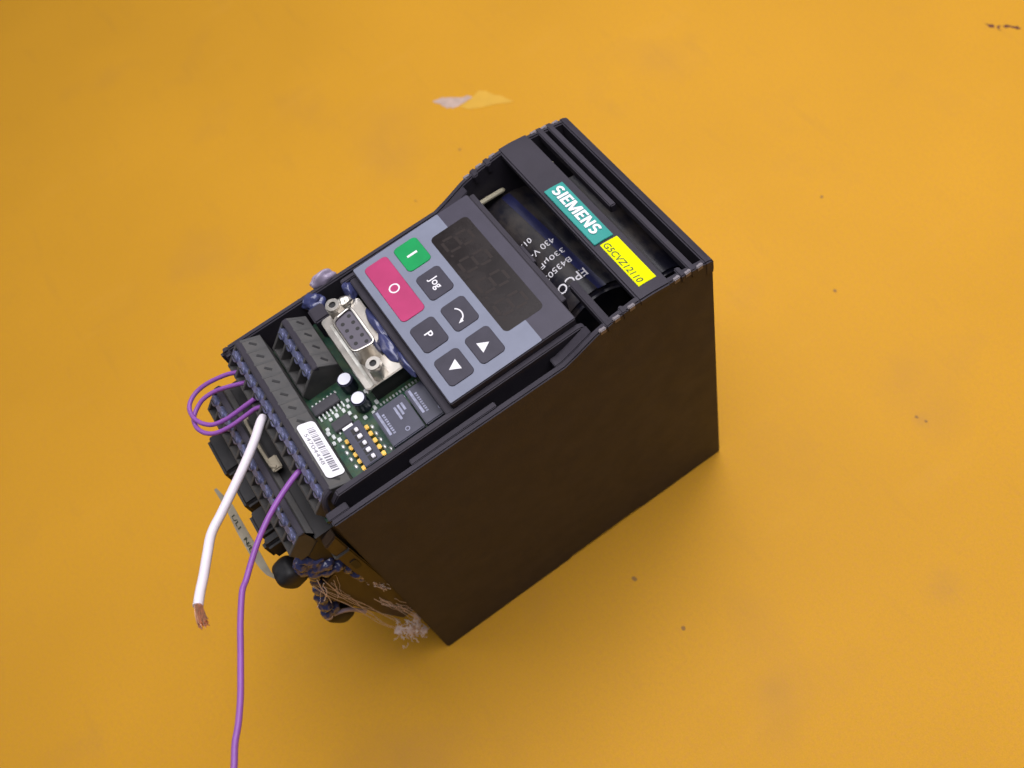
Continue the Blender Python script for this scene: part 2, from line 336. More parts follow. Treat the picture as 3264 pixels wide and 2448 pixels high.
# ---- badge and yellow sticker on the bar
def on_bar(h):
    return lambda u, v, e: (u, v, prof(v) + 0.35 + h + e)
def bar_sheet(x0, x1, y0, y1, h0, h1, n=4):
    mb = MB(); poly = [(y0 + (y1 - y0) * k / n, prof(y0 + (y1 - y0) * k / n) + .35 + h1) for k in range(n + 1)]
    poly += [(y1, poly[-1][1] - (h1 - h0)), (y0, poly[0][1] - (h1 - h0))]
    mb.prism(poly, 'x', x0, x1, 0.12); return mb
obj('badge', bar_sheet(24.0, 50.0, 122.9, 129.5, -0.2, 0.55), TEAL, bar)
def letters_siemens(x0, y0, y1, fn, ext):
    mb = MB(); H = y1 - y0; w = 0.98; bar_ = 0.72
    def poly(pts):
        b = len(mb.v); n = len(pts); mb.v += [tuple(fn(u, v, 0)) for u, v in pts] + [tuple(fn(u, v, ext)) for u, v in pts]
        mb.f += [tuple(range(b + n - 1, b - 1, -1)), tuple(range(b + n, b + 2 * n))] + [(b + i, b + (i + 1) % n, b + n + (i + 1) % n, b + n + i) for i in range(n)]
    def rect(a, b, c, d): poly([(a, c), (b, c), (b, d), (a, d)])
    def S(x):
        W_ = 2.95; r = H / 4 + .02; pts = []
        cx = x + W_ / 2
        for k in range(13):   # upper bowl
            t = math.radians(35 + 235 * k / 12); pts.append((cx + (W_ / 2 - .42) * math.cos(t), y1 - r - .17 + (r - .17) * math.sin(t)))
        for k in range(13):
            t = math.radians(90 - 235 * k / 12); pts.append((cx + (W_ / 2 - .42) * math.cos(t), y0 + r + .17 + (r - .17) * math.sin(t)))
        pts = pts[:12] + pts[14:]; n = len(pts); L = []; R_ = []
        for i, p in enumerate(pts):
            d = Vector(pts[min(i + 1, n - 1)]) - Vector(pts[max(i - 1, 0)]); d.normalize(); nx = Vector((-d.y, d.x))
            hw_ = .43; L.append((p[0] + nx.x * hw_, p[1] + nx.y * hw_ * .9)); R_.append((p[0] - nx.x * hw_, p[1] - nx.y * hw_ * .9))
        for i in range(n - 1): poly([L[i], R_[i], R_[i + 1], L[i + 1]])
    def E_(x):
        W_ = 2.5; poly([(x, y0), (x + W_, y0), (x + W_, y0 + bar_), (x + w, y0 + bar_), (x + w, y0 + H / 2 - .34), (x + W_ - .25, y0 + H / 2 - .34), (x + W_ - .25, y0 + H / 2 + .34), (x + w, y0 + H / 2 + .34), (x + w, y1 - bar_), (x + W_, y1 - bar_), (x + W_, y1), (x, y1)])
    x = x0; S(x); x += 3.25; rect(x, x + w, y0, y1); x += w + .42; E_(x); x += 2.85
    m = 4.3; poly([(x, y0), (x + .85, y0), (x + .85, y1 - 1.5), (x + m / 2 - .42, y0), (x + m / 2 + .42, y0), (x + m - .85, y1 - 1.5), (x + m - .85, y0), (x + m, y0), (x + m, y1), (x + m - 1.15, y1), (x + m / 2, y0 + 1.45), (x + 1.15, y1), (x, y1)]); x += m + .42
    E_(x); x += 2.85
    m = 3.2; poly([(x, y0), (x + .9, y0), (x + .9, y1 - 1.55), (x + m - 1.0, y0), (x + m, y0), (x + m, y1), (x + m - .9, y1), (x + m - .9, y0 + 1.55), (x + 1.0, y1), (x, y1)]); x += m + .38
    S(x); return mb
obj('badge_lettering', letters_siemens(25.2, 124.5, 128.35, on_bar(0.52), 0.33), WHITEP, bar, smooth=30)
obj('yellow_sticker', bar_sheet(50.7, 69.2, 124.2, 130.2, 0.0, 0.14), YELL, bar)
obj('sticker_lettering', text_mb('G5CVZ12110', 51.3, 68.2, 124.75, 126.75, on_bar(0.12), 0.09, 0.0, 0.15), INK, bar, smooth=0)

# ---- capacitor behind the louvres
CY, CZ, CR = 118.0, 110.2, 15.2
mb = MB(); mb.cyl((2.6, CY, CZ), CR, 51.6, (1, 0, 0), 56, bev=1.6); bigcap = obj('large_capacitor', mb, CAPM, drv)
def on_cap(u, v, e):       # u runs round the sleeve from the top towards -Y, v is measured along +X
    t = u / CR; r = CR + 0.05 + e; return (v, CY - r * math.sin(t), CZ + r * math.cos(t))
for (body, u0, u1, x0, x1, b) in (('EPCOS', -2.6, 10.2, 43.6, 46.8, .008), ('B43503-A2', -1.6, 14, 37.6, 39.6, .0), ('330µF', -2.0, 7.2, 33.0, 35.2, .0), ('430 V-', -1.8, 7.0, 28.0, 30.2, .0), ('01.01', 3.6, 9.6, 23.0, 25.0, .0)):
    obj('capacitor_lettering', text_mb(body, u0, u1, x0, x1, on_cap, 0.04, b), WHITEP, bigcap, smooth=0)
mb = MB(); mb.tube([(3.4, 106.5, 127.8), (3.5, 110.3, 127.9), (3.7, 116.8, 127.7), (3.75, 117.6, 127.5)], 0.85, 8); mb.tube([(6, 136, 128), (8, 132, 130.5), (12, 130, 129), (15, 134, 126)], 0.45, 8); obj('cream_cable', mb, CREAM, drv)
mb = MB(); mb.box(5.5, 66, 95, 108, 112, 113.4); obj('lower_board', mb, PCB, drv)
mb = MB(); mb.cyl((12, 137.2, 116.5), 9.0, 50, (1, 0, 0), 40, bev=1.0); obj('rear_capacitor', mb, CAPM, drv)

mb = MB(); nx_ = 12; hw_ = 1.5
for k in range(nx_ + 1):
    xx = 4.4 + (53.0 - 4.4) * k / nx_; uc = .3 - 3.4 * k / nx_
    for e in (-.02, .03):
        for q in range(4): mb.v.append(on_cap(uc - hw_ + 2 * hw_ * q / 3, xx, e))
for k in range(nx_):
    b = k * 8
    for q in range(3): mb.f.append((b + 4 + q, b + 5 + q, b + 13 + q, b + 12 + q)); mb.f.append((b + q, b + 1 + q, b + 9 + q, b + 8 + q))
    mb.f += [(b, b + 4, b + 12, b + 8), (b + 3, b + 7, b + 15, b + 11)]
obj('sheen_stripe', mb, SHEEN, bigcap)  # painted streak of reflected light along the top of the sleeve
# ---- keypad module
KZ = 140.2
mb = MB(); mb.prism(rr(7.4, 65.7, 62.7, 105.0, 0.5, 2), 'z', 120, KZ, 0.3); kp = obj('keypad', mb, PLASTIC, drv)
mb = MB(); mb.box(8.0, 66.2, 60.4, 62.9, 120, 137.6, 0.3); obj('keypad_ledge', mb, PLASTIC, drv)
mb = MB(); mb.prism([(58, 105.2), (58, 106.9), (7.6, 106.9), (7.6, 105.2)], 'z', 120, 139.0, 0.2); mb.box(34.0, 41.5, 106.6, 107.7, 130, 139.1, 0.2); obj('keypad_ledge', mb, PLASTIC, drv)
mb = MB(); mb.prism(rr(7.7, 65.4, 63.0, 93.8, 0.4, 2), 'z', KZ - .05, KZ + .12, 0.03); obj('grey_foil', mb, KGREY, kp)
mb = MB(); mb.prism(rr(7.7, 65.4, 93.8, 104.7, 0.4, 2), 'z', KZ - .05, KZ + .11, 0.03); obj('dark_foil', mb, KDARK, kp)
mb = MB(); mb.prism(rr(14.2, 56.9, 87.0, 100.5, 1.7), 'z', KZ, KZ + .16, 0.05); obj('display', mb, GLASS, kp)
mb = MB()                                                        # unlit digit segments
for k in range(4):
    cx = 20.6 + k * 9.6; cy = 93.6; hw, hh = 2.5, 4.4
    def seg(x0, x1, y0, y1): mb.sheet([(x0 + (y0 - cy) * .12, y0), (x1 + (y0 - cy) * .12, y0), (x1 + (y1 - cy) * .12, y1), (x0 + (y1 - cy) * .12, y1)], KZ + .15, .03)
    for yy in (cy - hh, cy, cy + hh): seg(cx - hw + .6, cx + hw - .6, yy - .45, yy + .45)
    for xx in (cx - hw, cx + hw):
        seg(xx - .45, xx + .45, cy + .6, cy + hh - .6); seg(xx - .45, xx + .45, cy - hh + .6, cy - .6)
    seg(cx + hw + 1.2, cx + hw + 2.0, cy - hh - .4, cy - hh + .4)
obj('display_segments', mb, SEG, kp)
def key(name, x0, x1, y0, y1, m):
    mb = MB(); mb.prism(rr(x0, x1, y0, y1, 1.5), 'z', KZ + .05, KZ + .34, 0.16, 3); return obj(name, mb, m, kp)
FL = lambda h: (lambda u, v, e: (u, v, h + e))
TZ = KZ + .33
key('start_key', 10.0, 20.7, 76.0, 84.3, KGREEN); key('stop_key', 10.0, 34.5, 65.5, 73.7, KRED)
key('jog_key', 23.6, 34.0, 76.0, 84.3, KEYD); key('reverse_key', 37.5, 47.8, 76.2, 84.4, KEYD); key('program_key', 37.6, 48.0, 65.5, 73.8, KEYD)
key('up_key', 50.8, 61.4, 76.3, 84.5, KEYD); key('down_key', 51.2, 61.6, 65.6, 73.9, KEYD)
mb = MB(); mb.sheet([(14.95, 78.4), (15.75, 78.4), (15.75, 81.9), (14.95, 81.9)], TZ); obj('key_symbol', mb, WHITEP, kp)
mb = MB(); mb.ring((22.3, 69.7, TZ), 1.25, 1.72, .05); obj('key_symbol', mb, WHITEP, kp)
obj('key_symbol', text_mb('Jog', 26.5, 31.2, 78.6, 81.9, FL(TZ), .05, .012), WHITEP, kp, smooth=0)
obj('key_symbol', text_mb('P', 41.9, 43.7, 68.4, 70.9, FL(TZ), .05, .012), WHITEP, kp, smooth=0)
mb = MB(); n = 16; a0, a1 = math.radians(150), math.radians(25); cc = (42.6, 78.9); out = []; inn = []
for k in range(n + 1):
    t = a0 + (a1 - a0) * k / n; out.append((cc[0] + 2.75 * math.cos(t), cc[1] + 2.3 * math.sin(t))); inn.append((cc[0] + 2.35 * math.cos(t), cc[1] + 1.9 * math.sin(t)))
for k in range(n): mb.sheet([out[k], out[k + 1], inn[k + 1], inn[k]], TZ)
mb.sheet([(45.65, 79.9), (44.25, 80.0), (45.45, 78.3)], TZ + .004); obj('key_symbol', mb, WHITEP, kp)
mb = MB(); mb.sheet([(54.3, 78.7), (58.1, 78.7), (56.2, 81.9)], TZ); obj('key_symbol', mb, WHITEP, kp)
mb = MB(); mb.sheet([(54.5, 71.3), (58.3, 71.3), (56.4, 68.1)], TZ); obj('key_symbol', mb, WHITEP, kp)

# ---- circuit board under the front
PZ = 125.0
mb = MB(); mb.box(4.5, 65.4, 16, 62, PZ - 1.6, PZ); pcb = obj('circuit_board', mb, PCB, drv)
def chip(x0, x1, y0, y1, h, name='chip', m=CHIP, bev=0.2):
    mb = MB(); mb.box(x0, x1, y0, y1, PZ, PZ + h, bev); return obj(name, mb, m, pcb)
chip(31.2, 34.8, 29.2, 37.8, 1.6); chip(39.7, 43.3, 31.7, 37.6, 1.5)
for y0 in (43.4, 54.6):
    chip(47.9, 61.3, y0, y0 + 10.6, 6.2, 'relay', RELAY, 0.3)
    rz = PZ + 6.2
    mb = MB()
    for q in range(9): mb.sheet([(50.4 + q * .85, y0 + 2.1), (50.95 + q * .85, y0 + 2.1 + .2 * (q % 2)), (50.95 + q * .85, y0 + 2.9), (50.4 + q * .85, y0 + 2.9)], rz + .002, .03)
    obj('relay_print', mb, PRINTW, pcb)
    mb = MB(); mb.sheet([(48.7, y0 + .9), (57.5, y0 + .9), (57.5, y0 + 1.7), (48.7, y0 + 1.7)], rz + .002, .03); mb.ring((58.8, y0 + 6.2, rz), .5, .75, .03, 14)
    for q in range(3): mb.sheet([(50.5, y0 + 6.0 + q * 1.2), (55.2 - q, y0 + 6.0 + q * 1.2), (55.2 - q, y0 + 6.7 + q * 1.2), (50.5, y0 + 6.7 + q * 1.2)], rz + .002, .03)
    obj('relay_print', mb, PRINTW, pcb)
for (x, y) in ((32.3, 42.5), (40.5, 42.7)):
    mb = MB(); mb.cyl((x, y, PZ), 2.45, 5.9, n=28, bev=.35); obj('small_capacitor', mb, CAPSIDE, pcb)
    mb = MB(); mb.cyl((x, y, PZ + 5.85), 2.0, .1, n=24); obj('capacitor_top', mb, CAPTOP, pcb)
mb = MB(); mb.box(45.2, 60.0, 33.6, 39.4, PZ + .3, PZ + 3.5, .2); obj('dip_switch', mb, RELAY, pcb)
for i, x in enumerate((48.0, 50.5, 53.2, 55.8, 58.4)):
    mb = MB(); mb.box(x - 1.1, x + 1.0, 35.6, 38.0, PZ + 3.3, PZ + 3.55); obj('switch_slot', mb, TERM_IN, pcb)
    mb = MB(); mb.box(x - .75, x + .65, 36.7 - (i % 2) * .3, 37.8, PZ + 3.4, PZ + 4.1, .15); obj('rocker', mb, WHITEP, pcb)
    mb = MB(); mb.box(x - .8, x + .8, 39.4, 40.6, PZ + .2, PZ + 2.0, .2); obj('gold_pin', mb, GOLD, pcb)
    mb = MB(); mb.box(x - .8, x + .8, 32.4, 33.6, PZ + .2, PZ + 1.5, .2); obj('gold_pin', mb, GOLD, pcb)
mb = MB(); mb.box(45.0, 45.9, 33.9, 37.2, PZ + 3.4, PZ + 3.7); obj('dip_print', mb, PAPER, pcb)
rnd = random.Random(4)
mb = MB()                                                       # soldered chip legs, too small to pick apart
for k in range(7):
    y = 29.7 + k * 1.32
    mb.box(34.8, 35.7, y, y + .5, PZ + .2, PZ + .75); mb.box(35.6, 36.7, y, y + .55, PZ + .02, PZ + .3)
    mb.box(30.2, 31.2, y, y + .5, PZ + .02, PZ + .7)
for k in range(13): mb.box(43.0, 43.9, 46.8 + k * 1.13, 47.35 + k * 1.13, PZ + .02, PZ + .5); mb.box(45.4, 46.4, 46.8 + k * 1.13, 47.35 + k * 1.13, PZ + .02, PZ + .5)
for k in range(4): mb.box(39.2, 39.7, 32.3 + k * 1.3, 32.8 + k * 1.3, PZ, PZ + .5); mb.box(43.3, 44.1, 32.3 + k * 1.3, 32.8 + k * 1.3, PZ, PZ + .4)
obj('chip_legs', mb, SOLDER, pcb, kind='stuff')
for (x, y) in ((35.6, 39.6), (37.5, 38.8), (37.9, 32.4), (37.9, 34.5), (37.8, 37.0), (39.8, 38.1), (42.1, 38.9), (44.1, 41.2), (41.8, 46.5), (43.2, 45.1), (40.3, 30.0), (41.6, 29.6), (43.6, 30.4), (45.5, 31.4), (45.5, 29.5), (36.5, 45.5), (39.0, 47.5), (44.4, 44.0), (37.0, 41.0)):
    mb = MB(); a = rnd.uniform(.6, .85); b = rnd.uniform(.45, .6); mb.box(x - a, x + a, y - b, y + b, PZ, PZ + .6, .12); obj('solder_part', mb, SOLDER, pcb)
for (x, y) in ((48, 31.1), (50.5, 31.1), (53.1, 31.1), (56, 31.2), (48, 41.3), (50.6, 41.3), (53.1, 41.4), (55.9, 41.2), (57.6, 42.4)):
    mb = MB(); mb.blob((x, y, PZ), (.95, .6, .5), sub=2, amp=.1); obj('solder_joint', mb, SOLDER, pcb)

# ---- serial port
FZ = 133.2
mb = MB(); mb.prism(rr(12.0, 42.6, 46.1, 59.9, 1.2, 3), 'z', FZ, FZ + .9, 0.3); port = obj('serial_port', mb, TIN, drv)
mb = MB(); mb.prism([(45.7, FZ - 1.3), (46.2, FZ - .3), (47.4, FZ + .75), (49.0, FZ + 1.35), (49.0, FZ + .6), (46.5, FZ - 1.3)], 'x', 15.5, 42.4, .15); obj('flange_lip', mb, TIN, port)
mb = MB(); mb.box(13.5, 41.5, 47, 59, PZ, FZ); obj('port_body', mb, PLASTIC_IN, port)
def dee(x0, x1, y0, y1, ins, r):   # D outline, wide side towards +Y
    c = [(x0 + ins, y0), (x1 - ins, y0), (x1, y1), (x0, y1)]; out = []
    n = len(c)
    for i in range(n):
        p = Vector(c[i]); a = (Vector(c[i - 1]) - p).normalized(); b = (Vector(c[(i + 1) % n]) - p).normalized()
        for k in range(6):
            t = k / 5; q0 = p + a * r; q1 = p + b * r; out.append(tuple((q0 * (1 - t) ** 2 + p * 2 * t * (1 - t) + q1 * t ** 2)))
    return out
SZ = 142.0
mb = MB(); O = dee(19.6, 35.8, 48.9, 56.3, 1.1, 2.2); I = dee(20.1, 35.3, 49.4, 55.8, 1.05, 1.9); b = len(O)
for z in (FZ + .5, SZ): mb.v += [(x, y, z) for x, y in O] + [(x, y, z) for x, y in I]
for i in range(b):
    j = (i + 1) % b; mb.f += [(i, j, 2 * b + j, 2 * b + i), (b + i, b + j, 3 * b + j, 3 * b + i), (2 * b + i, 2 * b + j, 3 * b + j, 3 * b + i)]
mb.tube([((a + c) / 2, (b_ + d) / 2, SZ) for (a, b_), (c, d) in zip(O + O[:1], I + I[:1])], .42, 8, 1); obj('port_shell', mb, TIN, port)
mb = MB(); mb.prism(dee(20.2, 35.2, 49.5, 55.7, 1.05, 1.8), 'z', FZ, SZ - .5); obj('port_insert', mb, INSERT, port)
hole = MB(); hole.cyl((0, 0, 0), .62, .06, n=14); hm = mesh('pin_hole', hole, TERM_IN)
for k in range(5): place('pin_hole', hm, (22.2 + k * 2.75, 54.1, SZ - .5), port)
for k in range(4): place('pin_hole', hm, (23.55 + k * 2.75, 51.2, SZ - .5), port)
for x in (14.3, 39.9):
    mb = MB(); mb.cyl((x, 52, FZ), 2.7, 6.4, n=6, bev=.2); mb.ring((x, 52, FZ + 6.4), 1.1, 2.2, .7, 20); obj('jack_screw', mb, TIN, port)
    mb = MB(); mb.cyl((x, 52, FZ + 6.42), 1.1, .05, n=14); obj('screw_hole', mb, TERM_IN, port)

# ---- terminal blocks
def terminal(x0, x1, yr, zr, n, slots=True, fx=7.0, fz=6.8, by=6.2, bz=2.9, depth=9):
    L = math.hypot(fx - .7, fz); d = Vector((0, -(fx - .7) / L, -fz / L)); nn = Vector((0, -d.z, d.y)) * -1
    if nn.z < 0: nn = -nn
    o = Vector((0, yr - .7, zr))
    def P(s, h=0): v = o + d * s + nn * h; return (v.y, v.z)
    low = (yr - fx + 1.2, zr - fz - 4); back = (yr + by, zr - bz)
    core = [back, (yr + .9, zr - .1), (yr - .6, zr - .1), P(.4, -.4), P(.5, -5), P(L - .8, -5), P(L, -.6), low, (low[0], zr - depth - 4), (back[0], zr - depth - 4)]
    mb = MB(); mb.prism(core, 'x', x0 + .1, x1 - .1); blk = obj('terminal_block', mb, TERM, drv)
    mb = MB(); mb.prism([P(.6, -4.6), P(.6, -4.9), P(L - .8, -4.9), P(L - .8, -4.6)], 'x', x0 + .2, x1 - .2); obj('pocket_shade', mb, TERM_IN, blk)  # dark sheet standing in for the shade deep in the wire pockets
    full = [back, (yr + .9, zr), (yr - .7, zr), P(L), low, (low[0], zr - depth - 4), (back[0], zr - depth - 4)]
    p = (x1 - x0) / n
    me0 = MB(); wpart = p * .2; me0.prism([(a - yr, c - zr) for a, c in full], 'x', -wpart / 2, wpart / 2, 0.12); part_me = mesh('partition', me0, TERM)
    for k in range(n + 1):
        xx = x0 + k * p
        xx = min(max(xx, x0 + wpart / 2), x1 - wpart / 2); place('partition', part_me, (xx, yr, zr), blk)
    mb = MB(); mb.prism([(yr + 1.0, zr + .12), (yr - .75, zr + .12), P(.5, .05), P(.5, -2), (yr + 1.0, zr - 1.5)], 'x', x0 - .05, x1 + .05, 0.2); obj('ridge', mb, PLASTIC, blk)
    mb = MB(); mb.prism([P(2.0, .06), P(4.6, .06), P(4.6, -5), P(2.0, -5)], 'x', x0 + .15, x1 - .15, 0.2); obj('clamp_bar', mb, SCREWM, blk)
    mb = MB(); mb.prism([P(L - .7, -.1), P(L - .05, -.1), P(L - .05, -3), P(L - .7, -5)], 'x', x0 + .15, x1 - .15); obj('front_lip', mb, TERM, blk)
    s0 = MB(); s0.cyl((0, 0, 0), 1.45, .9, tuple(nn), 14, bev=.2); sm = mesh('terminal_screw', s0, SCREWM)
    g0 = MB(); q = Vector(nn); g0.tube([tuple(q * .93 + Vector((-1.0, 0, 0))), tuple(q * .93 + Vector((1.0, 0, 0)))], .22, 6, 1); gm = mesh('screw_slot', g0, TERM_IN)
    h0 = MB(); h0.box(-1.15, 1.15, -.42, .42, -.05, .05); hm_ = mesh('test_slot', h0, TERM_IN)
    ang = math.atan2(-bz, by - .9)
    for k in range(n):
        xx = x0 + (k + .5) * p; y, z = P(3.3, -.25); place('terminal_screw', sm, (xx, y, z), blk)
        place('screw_slot', gm, (xx, y, z), blk)
        yy = yr + 3.6; zz = zr - bz * (yy - yr - .9) / (by - .9) + .03
        if slots: place('test_slot', hm_, (xx, yy, zz), blk, (Matrix.Rotation(ang, 3, 'X') @ Matrix.Rotation(math.radians(50), 3, 'Z')).to_euler())
    return blk, p
T1, p1 = terminal(3.6, 64.4, 22.2, 137.3, 11, by=6.6)
T2, p2 = terminal(5.8, 27.6, 37.4, 136.6, 4, by=6.0, bz=4.2, fx=8.2, fz=8.4)
T3, p3 = terminal(4.0, 64.2, 8.2, 125.5, 11, slots=False, by=1.6, bz=6.0)
# barcode label on the long block
def on_t1(u, v, e): zz = 137.3 - 2.9 * (v - 23.1) / 5.7; return (u, v, zz + .35 + e)
poly = rr(40.9, 61.3, 23.9, 28.9, 1.3)
mb = MB(); b = len(poly); mb.v = [on_t1(x, y, 0) for x, y in poly] + [on_t1(x, y, .12) for x, y in poly]
mb.f = [tuple(range(b)), tuple(range(b, 2 * b))] + [(i, (i + 1) % b, b + (i + 1) % b, b + i) for i in range(b)]
lab = obj('barcode_label', mb, PAPER, drv, smooth=0)
mb = MB(); rnd = random.Random(3); x = 43.3
while x < 59.3:
    wdt = rnd.choice((.16, .2, .34, .5)); bb = len(mb.v)
    mb.v += [on_t1(x, 26.0, .18), on_t1(x + wdt, 26.0, .18), on_t1(x + wdt, 27.9, .18), on_t1(x, 27.9, .18)]; mb.f.append((bb, bb + 1, bb + 2, bb + 3)); x += wdt + rnd.choice((.2, .3, .45))
obj('barcode', mb, BARINK, lab, smooth=0)
obj('label_digits', text_mb('54704448', 44.6, 56.4, 24.6, 25.6, lambda u, v, e: on_t1(u, v, .14 + e), .05), BARINK, lab, smooth=0)

# ---- things under and below the terminals
mb = MB(); mb.box(2.2, 65.2, 10.2, 17.5, 96, 120.5); obj('board_shroud', mb, PLASTIC_IN, drv)
mb = MB(); mb.prism([(4.6, 112.5), (9.6, 117.5), (14.6, 116.5), (15.6, 96), (5, 96)], 'x', 5, 64.4, .4); obj('connector_housing', mb, PLASTIC_IN, drv)
for (x0, x1, y0, z0, z1) in ((8.5, 25.0, -5.2, 104.5, 113), (26.0, 38.6, -4.6, 105, 113), (40.5, 49.5, -5.0, 105, 113), (50.5, 54.6, -5.4, 103.5, 113)):
    mb = MB(); mb.box(x0, x1, y0, 8, z0, z1, 1.3, 3); obj('connector_plug', mb, PLASTIC_IN, drv)
mb = MB(); pts = [(18.0, -12.6, 100.0), (27.0, -11.4, 100.4), (36, -11.6, 100.2), (45, -11.4, 100), (52, -10.8, 100.6), (55.5, -10.1, 101.6), (58.0, -9.0, 101.0)]
hw = [.5, 1.4, 1.7, 1.7, 1.3, .9, .4]
for q, h in zip(pts, hw): mb.v += [(q[0], q[1] - h * .8, q[2] - h * .2), (q[0] + h * .25, q[1] + h * 1.1, q[2] + h * .35)]
mb.f = [(2 * i, 2 * i + 1, 2 * i + 3, 2 * i + 2) for i in range(len(pts) - 1)]
nv = len(mb.v); mb.v += [(a, b_, c - .25) for a, b_, c in mb.v]; mb.f += [tuple(i + nv for i in f) for f in mb.f]
mb.f += [(2 * i, 2 * i + 2, nv + 2 * i + 2, nv + 2 * i) for i in range(6)] + [(2 * i + 1, 2 * i + 3, nv + 2 * i + 3, nv + 2 * i + 1) for i in range(6)] + [(0, 1, nv + 1, nv), (12, 13, nv + 13, nv + 12)]
tag = obj('torn_label', mb, BEIGE, drv, smooth=60)
def on_tag(u, v, e): return (u, -11.5 + v, 100.35 + v * .3 + .12 + e)
obj('label_lettering', text_mb('L/L1   N/L2', 30.5, 47, -.6, .65, on_tag, .03, .01), INK, tag, smooth=0)
mb = MB(); mb.tube([(20.2, 11.9, 124.6), (20.0, 10.7, 124.6), (23, 10.4, 124.7), (27, 10.4, 124.7), (31, 10.2, 124.6), (35, 10.3, 124.6), (38, 10.4, 124.6), (39.6, 10.7, 125.0), (40.8, 11.8, 125.2)], .55, 8); mb.box(36.5, 41.6, 10.2, 13.4, 124.0, 125.2, .4); obj('beige_tape', mb, BEIGE, drv)
# broken open lower corner
mb = MB(); mb.prism([(11.0, 118), (15.5, 121), (16.8, 40), (11.5, 42)], 'x', 65.0, 68.6, .4); obj('corner_housing', mb, BROWN, drv)
mb = MB(); mb.prism([(-2.4, 79), (0.5, 90), (6.7, 94), (11.4, 86), (13.2, 29), (8.6, 29), (4.4, 45)], 'x', 59, 64.0, .5); obj('corner_housing', mb, BROWN, drv)
mb = MB(); mb.prism(rr(12.4, 14.6, 96, 102.5, 1.0), 'x', 68.5, 68.9); obj('vent_hole', mb, TERM_IN, drv)
mb = MB(); mb.box(63.0, 69.2, 10.5, 15.6, 109.0, 110.4, .3); obj('pale_tab', mb, TERM, drv)
mb = MB(); mb.pillow((57.6, -4.9, 98.0), (4.6, 4.0, 5.0), 3.4, .3); obj('rubber_plug', mb, PLASTIC_IN, drv, smooth=170)
mb = MB(); mb.pillow((57.8, -5.6, 55.4), (4.4, 3.6, 6.0), 3.2, .4); obj('rubber_plug', mb, PLASTIC_IN, drv, smooth=170)
def fused(name, blobs, m, vox=0.32, it=9):
    # several lumps run together into one continuous mass, then roughened
    mb = MB()
    for (c, r, sd) in blobs: mb.blob(c, r, sd, .14, 3, 1.5)
    xs = list(zip(*mb.v)); loc = tuple((min(q) + max(q)) / 2 for q in xs[:2]) + (min(xs[2]),)
    me = mesh(name, mb, m, loc, 0); o = place(name, me, loc, None)
    mo = o.modifiers.new('r', 'REMESH'); mo.mode = 'VOXEL'; mo.voxel_size = vox * MM
    ms = o.modifiers.new('s', 'SMOOTH'); ms.factor = .6; ms.iterations = it
    bpy.context.view_layer.update()
    nm = D.meshes.new_from_object(o.evaluated_get(bpy.context.evaluated_depsgraph_get())); o.modifiers.clear()
    for v in nm.vertices:
        p = Vector(v.co) * 1000; v.co = Vector(v.co) + Vector((noise.noise(p * .9), noise.noise(p * .9 + Vector((9, 0, 0))), noise.noise(p * .9 + Vector((0, 9, 0))))) * .3 * MM
    nm.shade_smooth(); old = o.data; o.data = nm; D.meshes.remove(old); nm.name = name
    o.parent = drv; o.location = (Vector(loc) - WL[drv.name]) * MM
    return o
fused('glue_mass', [((61.0, 3.2, 108.2), (3.6, 2.8, 1.9), 1), ((62.4, 4.8, 106.0), (3.2, 3.0, 1.9), 2), ((63.4, 4.2, 102.8), (2.6, 2.8, 2.1), 3), ((63.8, 6.6, 102.4), (2.8, 2.8, 2.0), 4), ((64.6, 5.4, 98.6), (2.0, 2.6, 2.4), 5),
                    ((65.0, 8.6, 98.0), (2.2, 2.6, 2.2), 6), ((65.6, 10.4, 93.6), (2.0, 2.0, 2.4), 7), ((66.4, 11.4, 89.4), (2.4, 2.2, 2.6), 8), ((66.4, 11.0, 85.6), (1.9, 1.8, 2.4), 9), ((63.0, 2.0, 99.6), (2.2, 2.4, 3.2), 10), ((61.0, 0.4, 104.4), (2.6, 2.4, 2.6), 18), ((60.6, -1.2, 100.6), (2.2, 1.8, 3.0), 19), ((62.0, 0.6, 95.4), (2.0, 2.0, 3.0), 20)], GLUE, it=14)
fused('glue_mass', [((61.6, -1.0, 90.0), (1.5, 1.8, 3.0), 11), ((61.4, -2.6, 84.0), (2.0, 2.0, 3.2), 12), ((61.3, -4.2, 78.0), (2.4, 2.2, 3.2), 13), ((61.2, -5.4, 72.5), (2.8, 2.4, 3.0), 17), ((61.4, -7.2, 67.0), (2.4, 2.0, 2.4), 14), ((60.6, -5.2, 66.0), (2.8, 2.8, 2.6), 15)], GLUE, it=14)
mb = MB(); mb.blob((62.0, -7.4, 65.8), (1.9, 1.7, 1.9), 3, .08); obj('glue_blob', mb, GLUEP, drv, smooth=170)
mb = MB(); mb.blob((66.9, 11.6, 87.0), (1.6, 1.6, 1.7), 4, .08); obj('glue_blob', mb, GLUEP, drv, smooth=170)
mb = MB(); mb.tube([(61.6, -6.4, 62.5), (62.0, -3.4, 61.6), (62.2, -0.6, 57.5), (63, 1.6, 52)], .75, 8); obj('glue_blob', mb, GLUEP, drv)
mb = MB(); rnd = random.Random(11)                             # cobweb threads and fluff at the open corner
def thread(a, b, r, sag, k=6):
    a = Vector(a); b = Vector(b); pts = []
    for i in range(k + 1):
        t = i / k; p = a.lerp(b, t) + Vector((rnd.uniform(-.5, .9), rnd.uniform(-.5, .5), -sag * math.sin(math.pi * t) + rnd.uniform(-.5, .5))); pts.append(tuple(p))
    mb.tube(pts, r, 5, 3)
for i in range(7): thread((64.6, -1 + rnd.uniform(-2, 3), 92 + rnd.uniform(-4, 4)), (66.5, 5.5 + rnd.uniform(-2, 3), 36 + rnd.uniform(-5, 5)), rnd.uniform(.04, .10), rnd.uniform(0, 3))
